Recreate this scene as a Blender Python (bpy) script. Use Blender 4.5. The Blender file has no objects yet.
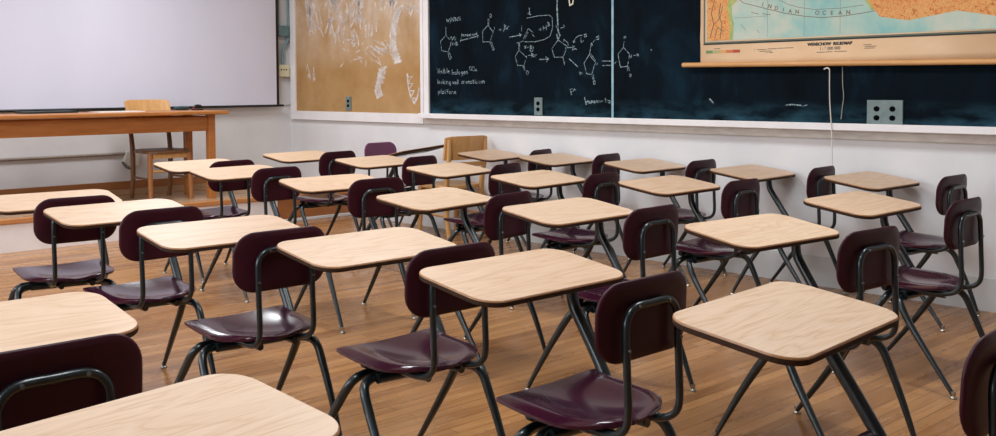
import bpy, bmesh, math, random
from mathutils import Vector, Matrix
PI = math.pi
random.seed(7)
scene = bpy.context.scene
COL = scene.collection

# ------------------------------------------------------------------ helpers
def link(o, parent=None):
    COL.objects.link(o)
    if parent is not None:
        o.parent = parent
    return o

class MB:
    """collects geometry for one mesh"""
    def __init__(s):
        s.v = []; s.f = []; s.m = []; s.sm = []
    def add(s, verts, faces, mat=0, smooth=False):
        b = len(s.v); s.v += [tuple(p) for p in verts]
        for f in faces:
            s.f.append([b + i for i in f]); s.m.append(mat); s.sm.append(smooth)
        return s
    def box(s, c, d, rz=0, mat=0):
        x, y, z = d[0]/2, d[1]/2, d[2]/2
        cr, sr = math.cos(rz), math.sin(rz)
        vs = []
        for k in (-z, z):
            for a, b in ((-x, -y), (x, -y), (x, y), (-x, y)):
                vs.append((c[0] + a*cr - b*sr, c[1] + a*sr + b*cr, c[2] + k))
        return s.add(vs, [(3,2,1,0),(4,5,6,7),(0,1,5,4),(1,2,6,5),(2,3,7,6),(3,0,4,7)], mat)
    def bbox(s, lo, hi, mat=0):
        return s.box([(a+b)/2 for a, b in zip(lo, hi)], [b-a for a, b in zip(lo, hi)], 0, mat)
    def tube(s, pts, rad, n=10, sub=5, mat=0, closed=False):
        P = [Vector(p) for p in pts]
        R = [rad]*len(P) if not isinstance(rad, (list, tuple)) else list(rad)
        if sub > 1 and len(P) > 2:
            Q = []; RR = []
            for i in range(len(P)-1):
                p0 = P[max(i-1, 0)]; p1 = P[i]; p2 = P[i+1]; p3 = P[min(i+2, len(P)-1)]
                for k in range(sub):
                    t = k/sub
                    Q.append(.5*((2*p1) + (p2-p0)*t + (2*p0-5*p1+4*p2-p3)*t*t + (3*p1-p0-3*p2+p3)*t**3))
                    RR.append(R[i]*(1-t) + R[i+1]*t)
            Q.append(P[-1]); RR.append(R[-1]); P, R = Q, RR
        rings = []; nrm = None
        for i, p in enumerate(P):
            t = (P[min(i+1, len(P)-1)] - P[max(i-1, 0)]).normalized()
            if nrm is None:
                nrm = t.orthogonal().normalized()
            else:
                nrm = (nrm - t*nrm.dot(t)).normalized()
            bn = t.cross(nrm)
            rings.append([p + (nrm*math.cos(2*PI*k/n) + bn*math.sin(2*PI*k/n))*R[i] for k in range(n)])
        vs = [q for r in rings for q in r]; fs = []
        for i in range(len(rings)-1):
            for k in range(n):
                a = i*n+k; b = i*n+(k+1) % n
                fs.append((a, b, b+n, a+n))
        s.add(vs, fs, mat, True)
        s.add(rings[0], [tuple(reversed(range(n)))], mat)
        s.add(rings[-1], [tuple(range(n))], mat)
        return s
    def lathe(s, c, prof, n=14, mat=0, smooth=True):
        vs = [(c[0]+r*math.cos(2*PI*k/n), c[1]+r*math.sin(2*PI*k/n), c[2]+z) for r, z in prof for k in range(n)]
        fs = [(i*n+k, i*n+(k+1) % n, (i+1)*n+(k+1) % n, (i+1)*n+k) for i in range(len(prof)-1) for k in range(n)]
        s.add(vs, fs, mat, smooth)
        s.add(vs[:n], [tuple(reversed(range(n)))], mat); s.add(vs[-n:], [tuple(range(n))], mat)
        return s
    def mesh(s, name, mats):
        me = bpy.data.meshes.new(name)
        me.from_pydata(s.v, [], s.f)
        for m in (mats if isinstance(mats, (list, tuple)) else [mats]):
            me.materials.append(m)
        me.polygons.foreach_set('material_index', s.m)
        me.polygons.foreach_set('use_smooth', s.sm)
        me.update()
        return me
    def obj(s, name, mats, parent=None, bevel=0):
        o = link(bpy.data.objects.new(name, s.mesh(name, mats)), parent)
        if bevel:
            b = o.modifiers.new('edge', 'BEVEL'); b.width = bevel; b.segments = 2; b.limit_method = 'ANGLE'; b.angle_limit = .7
        return o

def tag(o, label=None, cat=None, group=None, kind=None):
    for k, v in (('label', label), ('category', cat), ('group', group), ('kind', kind)):
        if v: o[k] = v
    return o
def empty(name, loc=(0,0,0), rz=0, label=None, cat=None, group=None):
    o = bpy.data.objects.new(name, None); o.empty_display_size = .1
    o.location = loc; o.rotation_euler = (0, 0, rz); link(o)
    return tag(o, label, cat, group)
def copy_tree(o, parent=None):
    c = o.copy(); link(c)
    if parent is not None:
        c.parent = parent
    for ch in list(o.children):
        copy_tree(ch, c)
    return c

# ------------------------------------------------------------------ materials
def lin(c):
    return tuple((x/255/12.92 if x/255 <= .04045 else ((x/255+.055)/1.055)**2.4) for x in c) + (1,)
def mat(name, col, rough=.5, spec=.5, metal=0, coat=0):
    m = bpy.data.materials.new(name); m.use_nodes = True
    b = m.node_tree.nodes['Principled BSDF']
    b.inputs['Base Color'].default_value = lin(col)
    b.inputs['Roughness'].default_value = rough
    b.inputs['Specular IOR Level'].default_value = spec
    b.inputs['Metallic'].default_value = metal
    b.inputs['Coat Weight'].default_value = coat
    return m
def nd(m, t, **kw):
    n = m.node_tree.nodes.new(t)
    for k, v in kw.items():
        if k in n.inputs: n.inputs[k].default_value = v
        else: setattr(n, k, v)
    return n
def lk(m, a, b): m.node_tree.links.new(a, b)
def bsdf(m): return m.node_tree.nodes['Principled BSDF']
def coords(m, scale=(1,1,1), kind='Object', rot=(0,0,0)):
    t = nd(m, 'ShaderNodeTexCoord'); mp = nd(m, 'ShaderNodeMapping')
    mp.inputs['Scale'].default_value = scale; mp.inputs['Rotation'].default_value = rot
    lk(m, t.outputs[kind], mp.inputs['Vector']); return mp.outputs['Vector']
def ramp(m, fac, stops):
    r = nd(m, 'ShaderNodeValToRGB'); e = r.color_ramp.elements
    while len(e) < len(stops): e.new(.5)
    for k, (p, c) in enumerate(stops):
        e[k].position = p; e[k].color = lin(c)
    lk(m, fac, r.inputs['Fac']); return r.outputs['Color']
def noise(m, vec, scale, detail=4, rough=.55, dist=0):
    n = nd(m, 'ShaderNodeTexNoise'); n.inputs['Scale'].default_value = scale
    n.inputs['Detail'].default_value = detail; n.inputs['Roughness'].default_value = rough
    n.inputs['Distortion'].default_value = dist
    lk(m, vec, n.inputs['Vector']); return n.outputs['Fac']
def mix(m, fac, a, b, blend='MIX'):
    x = nd(m, 'ShaderNodeMix'); x.data_type = 'RGBA'; x.blend_type = blend
    for s, v in ((0, fac), (6, a), (7, b)):
        if hasattr(v, 'default_value') or hasattr(v, 'is_output'): lk(m, v, x.inputs[s])
        else: x.inputs[s].default_value = v
    return x.outputs[2]
def mathn(m, op, a, b=0.0, clamp=False):
    n = nd(m, 'ShaderNodeMath'); n.operation = op; n.use_clamp = clamp
    for k, v in ((0, a), (1, b)):
        if hasattr(v, 'is_output'): lk(m, v, n.inputs[k])
        else: n.inputs[k].default_value = v
    return n.outputs[0]
def bump(m, fac, strength=.2, dist=.01):
    b = nd(m, 'ShaderNodeBump'); b.inputs['Strength'].default_value = strength; b.inputs['Distance'].default_value = dist
    lk(m, fac, b.inputs['Height']); lk(m, b.outputs['Normal'], bsdf(m).inputs['Normal'])
def noisy(name, c1, c2, scale, vecscale=(1,1,1), rough=.5, spec=.5, lo=.35, hi=.65, **kw):
    m = mat(name, c1, rough, spec, **kw)
    f = noise(m, coords(m, vecscale), scale, 6)
    lk(m, ramp(m, f, [(lo, c1), (hi, c2)]), bsdf(m).inputs['Base Color']); return m

M_wall = noisy('painted plaster', (221,220,220), (213,212,213), 2.5, rough=.6, spec=.3)
M_wallb = noisy('painted plaster lower', (205,206,206), (196,198,198), 3, rough=.55)
M_white = noisy('white gloss paint', (232,228,227), (224,219,219), 5, rough=.4)
M_taupe = noisy('shade toned rail', (214,207,199), (198,189,180), 9, (1,1,3), rough=.6)  # taupe tone takes in the shade below the chalk tray
M_ceil = mat('ceiling paint', (228,228,228), .8)
M_backwall = mat('back wall paint', (212,206,202), .6)
M_tube = noisy('dark green grey enamel', (15,26,29), (20,32,36), 30, rough=.28, spec=.5, coat=.2)
M_metal = mat('worn steel', (176,170,160), .3, .5, .9)
M_rubber = mat('black rubber', (20,21,22), .55, .3)
M_bolt = mat('steel bolt', (120,126,128), .35, .5, .8)

# laminate tabletop
def wood_top():
    m = mat('oak laminate', (214,176,136), .42, .38)
    oi = nd(m, 'ShaderNodeObjectInfo')
    tc = nd(m, 'ShaderNodeTexCoord'); mp = nd(m, 'ShaderNodeMapping')
    mp.inputs['Scale'].default_value = (9, 1.1, 1)
    off = nd(m, 'ShaderNodeCombineXYZ'); r10 = mathn(m, 'MULTIPLY', oi.outputs['Random'], 40.0)
    lk(m, r10, off.inputs[0]); lk(m, r10, off.inputs[1])
    lk(m, off.outputs[0], mp.inputs['Location']); lk(m, tc.outputs['Object'], mp.inputs['Vector'])
    v = mp.outputs['Vector']
    f1 = noise(m, v, 1.0, 3, .5, .8)
    wv = mathn(m, 'FRACT', mathn(m, 'MULTIPLY', f1, 9.0))
    c = ramp(m, wv, [(0, (213,184,155)), (.5, (219,192,166)), (.8, (212,182,152)), (.93, (205,173,141)), (1, (213,184,155))])
    mp2 = nd(m, 'ShaderNodeMapping'); mp2.inputs['Scale'].default_value = (260, 9, 1)
    lk(m, tc.outputs['Object'], mp2.inputs['Vector'])
    f2 = noise(m, mp2.outputs['Vector'], 1.0, 3)
    pores = ramp(m, f2, [(.30, (206,176,146)), (.50, (255,255,255))])
    c = mix(m, .32, c, pores, 'MULTIPLY')
    tone = ramp(m, oi.outputs['Random'], [(0, (246,240,236)), (1, (255,255,255))])
    c = mix(m, 1.0, c, tone, 'MULTIPLY')
    lk(m, c, bsdf(m).inputs['Base Color']); return m
M_top = wood_top()
M_lip = noisy('laminate lip', (166,118,76), (146,100,62), 40, rough=.45)
M_edge = noisy('dark plywood edge', (60,38,24), (44,28,19), 60, (1,1,4), rough=.7, spec=.2)
M_under = mat('tabletop underside', (60,52,44), .7)
M_seat = noisy('maroon plastic', (60,17,38), (52,15,33), 6, rough=.18, spec=.4, coat=.2)
def back_mat():
    m = mat('maroon shell', (66,24,38), .42, .25)
    f = noise(m, coords(m), 190, 2)
    bump(m, f, .12, .002)
    lk(m, ramp(m, noise(m, coords(m), 4, 3), [(.35, (50,13,25)), (.7, (58,16,30))]), bsdf(m).inputs['Base Color'])
    return m
M_back = back_mat()

def floor_mat(name, rotz, base):
    m = mat(name, (150,100,64), .42, .45)
    v = coords(m, rot=(0,0,rotz))
    br = nd(m, 'ShaderNodeTexBrick'); br.offset = .37
    br.inputs['Scale'].default_value = 1
    br.inputs['Brick Width'].default_value = 1.7; br.inputs['Row Height'].default_value = .062
    br.inputs['Mortar Size'].default_value = .0026; br.inputs['Mortar Smooth'].default_value = .3; br.inputs['Bias'].default_value = 0
    br.inputs['Color1'].default_value = (0,0,0,1); br.inputs['Color2'].default_value = (1,1,1,1); br.inputs['Mortar'].default_value = (.5,.5,.5,1)
    lk(m, v, br.inputs['Vector'])
    c = ramp(m, br.outputs['Color'], [(0, base[0]), (1, base[1])])
    g = noise(m, coords(m, (60, 3, 1)), 1, 5)
    c = mix(m, .6, c, ramp(m, g, [(.3, (186,168,150)), (.68, (255,255,255))]), 'MULTIPLY')
    w = noise(m, coords(m, (3.0, .7, 1)), 1.3, 6, .6)
    c = mix(m, ramp(m, w, [(.46, (0,0,0)), (.72, (150,150,150))]), c, lin(base[2]))
    d = noise(m, coords(m, (5, 1, 1)), 2.3, 7, .7)
    c = mix(m, ramp(m, d, [(.56, (0,0,0)), (.8, (130,130,130))]), c, lin(base[3]))
    sc = noise(m, coords(m, (60, 1.6, 1)), 1.6, 3, .5)
    sg = noise(m, coords(m, (2.5, 2.5, 1)), 1.0, 2)
    c = mix(m, mathn(m, 'MULTIPLY', ramp(m, sc, [(.66, (0,0,0)), (.71, (200,200,200))]), ramp(m, sg, [(.45, (0,0,0)), (.6, (255,255,255))])), c, lin((214,186,156)))
    c = mix(m, ramp(m, br.outputs['Fac'], [(0, (0,0,0)), (1, (190,190,190))]), c, lin((70,42,24)))
    lk(m, c, bsdf(m).inputs['Base Color'])
    lk(m, ramp(m, w, [(.35, (120,120,120)), (.7, (165,165,165))]), bsdf(m).inputs['Roughness'])
    bump(m, br.outputs['Fac'], -.25, .002)
    return m
M_floor = floor_mat('worn oak strip floor', PI/2, ((148,100,58), (190,138,86), (190,144,98), (118,78,48)))
M_plat = floor_mat('platform boards', PI/2, ((170,134,100), (186,150,114), (190,160,128), (148,116,88)))

def wood(name, c1, c2, sc=(2,2,30), rough=.4):
    m = mat(name, c1, rough, .45)
    f = noise(m, coords(m, sc), 2.2, 5, .6, .4)
    lk(m, ramp(m, f, [(.3, c1), (.7, c2)]), bsdf(m).inputs['Base Color']); return m
M_tablewood = wood('varnished table wood', (160,98,44), (182,118,62), (16,2,16))
M_chairwood = wood('honey chair wood', (186,136,80), (206,160,104), (14,14,2))
M_chairdark = wood('brown chair wood', (104,70,40), (126,86,52), (12,12,2))
M_legwood = wood('orange brown chair wood', (150,94,48), (166,110,62), (12,12,2))
M_base = wood('brown baseboard', (140,86,44), (158,102,58), (20,2,20))
M_nose = wood('stair nosing wood', (176,116,66), (192,134,84), (20,2,20))

# ------------------------------------------------------------------ room shell
LX, WY, HC = 12.4, -7.8, 3.3
def struct(name, mb, m, bevel=0):
    o = mb.obj(name, m, None, bevel); o['kind'] = 'structure'; return o
struct('floor', MB().bbox((-.5, WY-.2, -.12), (LX+.3, .4, 0)), M_floor)
struct('ceiling', MB().bbox((-.5, WY-.2, HC), (LX+.3, .4, HC+.12)), M_ceil)
struct('wall_front', MB().bbox((-.14, WY-.3, 0), (0, .14, HC)), M_wall)
struct('wall_right', MB().bbox((0, 0, 0), (LX, .14, HC)), M_wall)
struct('wall_back', MB().bbox((LX, WY-.14, 0), (LX+.14, .3, HC)), M_backwall)
# window wall with openings
wins = [(.5, 2.1), (2.5, 4.1), (4.5, 6.1), (6.5, 8.1)]
Z0, Z1 = .95, 2.95
wl = MB()
wl.bbox((-.25, WY-.14, 0), (LX, WY, Z0)).bbox((-.25, WY-.14, Z1), (LX, WY, HC))
xs = [-.25] + [v for w in wins for v in w] + [LX]
for k in range(0, len(xs), 2):
    wl.bbox((xs[k], WY-.14, Z0), (xs[k+1], WY, Z1))
struct('wall_left', wl, M_wall)
M_glass = bpy.data.materials.new('window glass'); M_glass.use_nodes = True
nt = M_glass.node_tree; nt.nodes.remove(nt.nodes['Principled BSDF'])
tr = nd(M_glass, 'ShaderNodeBsdfTransparent'); gl = nd(M_glass, 'ShaderNodeBsdfGlossy'); gl.inputs['Roughness'].default_value = .02
mx = nd(M_glass, 'ShaderNodeMixShader'); mx.inputs[0].default_value = .06
lk(M_glass, tr.outputs[0], mx.inputs[1]); lk(M_glass, gl.outputs[0], mx.inputs[2])
lk(M_glass, mx.outputs[0], nt.nodes['Material Output'].inputs['Surface'])
for i, (a, b) in enumerate(wins):
    fr = MB()
    t = .05
    fr.bbox((a, WY-.09, Z0), (a+t, WY-.03, Z1)).bbox((b-t, WY-.09, Z0), (b, WY-.03, Z1))
    fr.bbox((a+t, WY-.09, Z0), (b-t, WY-.03, Z0+t)).bbox((a+t, WY-.09, Z1-t), (b-t, WY-.03, Z1))
    fr.bbox((a+t, WY-.085, (Z0+Z1)/2-.025), (b-t, WY-.035, (Z0+Z1)/2+.025))
    f = fr.obj('window_%d' % (i+1), M_white); f['kind'] = 'structure'
    MB().bbox((a+t, WY-.063, Z0+t), (b-t, WY-.057, Z1-t)).obj('pane', M_glass, f)
    L = bpy.data.lights.new('daylight', 'AREA'); L.shape = 'RECTANGLE'; L.size = b-a-.1; L.size_y = Z1-Z0-.1
    L.energy = 37; L.color = (.87, .94, 1.0)
    lo = link(bpy.data.objects.new('daylight', L)); lo.location = ((a+b)/2, WY-.2, (Z0+Z1)/2)
    lo.rotation_euler = (PI/2, 0, 0)   # shines towards +y
    L.spread = PI*.95
# unseen ceiling lights, added to brighten tops and walls from above; no fixtures modelled
for x in (1.7, 4.6, 7.5):
    for y in (-2.0, -4.6):
        L = bpy.data.lights.new('ceiling_fill_light', 'AREA'); L.shape = 'RECTANGLE'; L.size = 1.2; L.size_y = .6
        L.energy = {1.7: (46, 34), 4.6: (34, 15), 7.5: (34, 27)}[x][0 if y > -3 else 1]; L.color = (.905, .96, 1.0); L.spread = math.radians(165)
        lo = link(bpy.data.objects.new('ceiling_fill_light', L)); lo.location = (x, y, HC-.04)

# raised teaching platform along the front wall
PH, PXE = .27, .96
pl = MB().bbox((-.19, WY, 0), (PXE-.02, .115, PH-.03))
pl.bbox((-.19, WY, PH-.03), (PXE-.03, .115, PH), mat=0)
struct('floor_platform', pl, M_plat)
struct('trim_1', MB().bbox((PXE-.03, WY, PH-.045), (PXE+.015, .115, PH)), M_nose, .008)
struct('trim_2', MB().bbox((PXE-.02, WY, 0), (PXE, -.76, PH-.045)), M_white)
rz = MB().bbox((PXE-.02, -.76, .03), (PXE, .115, PH-.045))
struct('trim_3', rz, M_base)
struct('trim_4', MB().bbox((PXE-.02, -.76, 0), (PXE+.012, .1, .03)), M_wallb, .004)
struct('baseboard_front', MB().bbox((0, WY, PH+.07), (.02, -.005, PH+.145)), M_base, .004)
struct('trim_5', MB().bbox((0, WY, PH-.01), (.03, -.005, PH+.07)), M_plat, .004)
# side wall: tall flat base panel, rail under the boards
struct('baseboard_right', MB().bbox((PXE+.15, -.012, 0), (LX, 0, .212)), M_wallb, .003)
struct('trim_6', MB().bbox((.06, -.022, .955), (LX, 0, 1.035)), M_taupe, .004)

# ------------------------------------------------------------------ blackboard
def board_mat():
    m = mat('blackboard slate', (15,30,40), .75, .05)
    f = noise(m, coords(m, (1.6, 1, .8), rot=(0,.5,0)), 1.6, 6, .6, .6)
    c = ramp(m, f, [(.36, (6,12,17)), (.56, (9,20,28)), (.76, (18,42,57))])
    f2 = noise(m, coords(m, (5, 1, 1.1), rot=(0,.35,0)), 2.3, 5, .65, 1.0)
    c = mix(m, ramp(m, f2, [(.58, (0,0,0)), (.82, (70,70,70))]), c, lin((44,76,92)))
    tc = nd(m, 'ShaderNodeTexCoord'); sp = nd(m, 'ShaderNodeSeparateXYZ'); lk(m, tc.outputs['Object'], sp.inputs[0])
    mr = nd(m, 'ShaderNodeMapRange'); mr.inputs[1].default_value = 1.05; mr.inputs[2].default_value = 1.2; mr.inputs[3].default_value = 1; mr.inputs[4].default_value = 0
    lk(m, sp.outputs[2], mr.inputs[0])
    f3 = noise(m, coords(m, (2.2, 1, 6)), 2.0, 4)
    dust = mathn(m, 'MULTIPLY', mr.outputs[0], ramp(m, f3, [(.4, (0,0,0)), (.75, (230,230,230))]))
    c = mix(m, mathn(m, 'MULTIPLY', dust, .55), c, lin((70,120,140)))
    lk(m, c, bsdf(m).inputs['Base Color']); return m
M_board = board_mat()
def chalk_mat(name, col, alpha, nscale):
    m = mat(name, col, .9, .1)
    f = noise(m, coords(m), nscale, 2)
    a = ramp(m, f, [(.3, (alpha[0],)*3), (.7, (alpha[1],)*3)])
    lk(m, a, bsdf(m).inputs['Alpha']); return m
M_chalk = chalk_mat('chalk line', (176,200,208), (105,215), 60)
M_chalk2 = chalk_mat('chalk smear', (234,228,224), (110,228), 14)
M_yel = mat('yellow chalk', (206,202,182), .9, .1)
M_board_div = noisy('pale board joint', (150,186,196), (118,158,170), 12, rough=.6)

def ribbons(strokes, y):
    mb = MB()
    for s in strokes:
        w = s[0]/2; pts = [(s[i], s[i+1]) for i in range(1, len(s), 2)]
        for k, ((x0, z0), (x1, z1)) in enumerate(zip(pts, pts[1:])):
            dx, dz = x1-x0, z1-z0; l = math.hypot(dx, dz) or 1e-6
            nx, nz = -dz/l*w, dx/l*w; ex, ez = dx/l*w*.6, dz/l*w*.6
            yy = y - .00004*(k % 2)
            mb.add([(x0+nx-ex, yy, z0+nz-ez), (x0-nx-ex, yy, z0-nz-ez), (x1-nx+ex, yy, z1-nz+ez), (x1+nx+ex, yy, z1+nz+ez)], [(0,1,2,3)])
    return mb
def clusters(strokes, gap):
    bb = [[min(s[1::2])-gap, max(s[1::2])+gap, min(s[2::2])-gap, max(s[2::2])+gap] for s in strokes]
    par = list(range(len(strokes)))
    def find(i):
        while par[i] != i: i = par[i]
        return i
    for i in range(len(bb)):
        for j in range(i):
            a, b = bb[i], bb[j]
            if a[0] < b[1] and b[0] < a[1] and a[2] < b[3] and b[2] < a[3]:
                par[find(i)] = find(j)
    g = {}
    for i in range(len(strokes)): g.setdefault(find(i), []).append(strokes[i])
    return list(g.values())
BX0, BX1, BZ0, BZ1 = 2.345, 8.6, 1.05, 2.35
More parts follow.
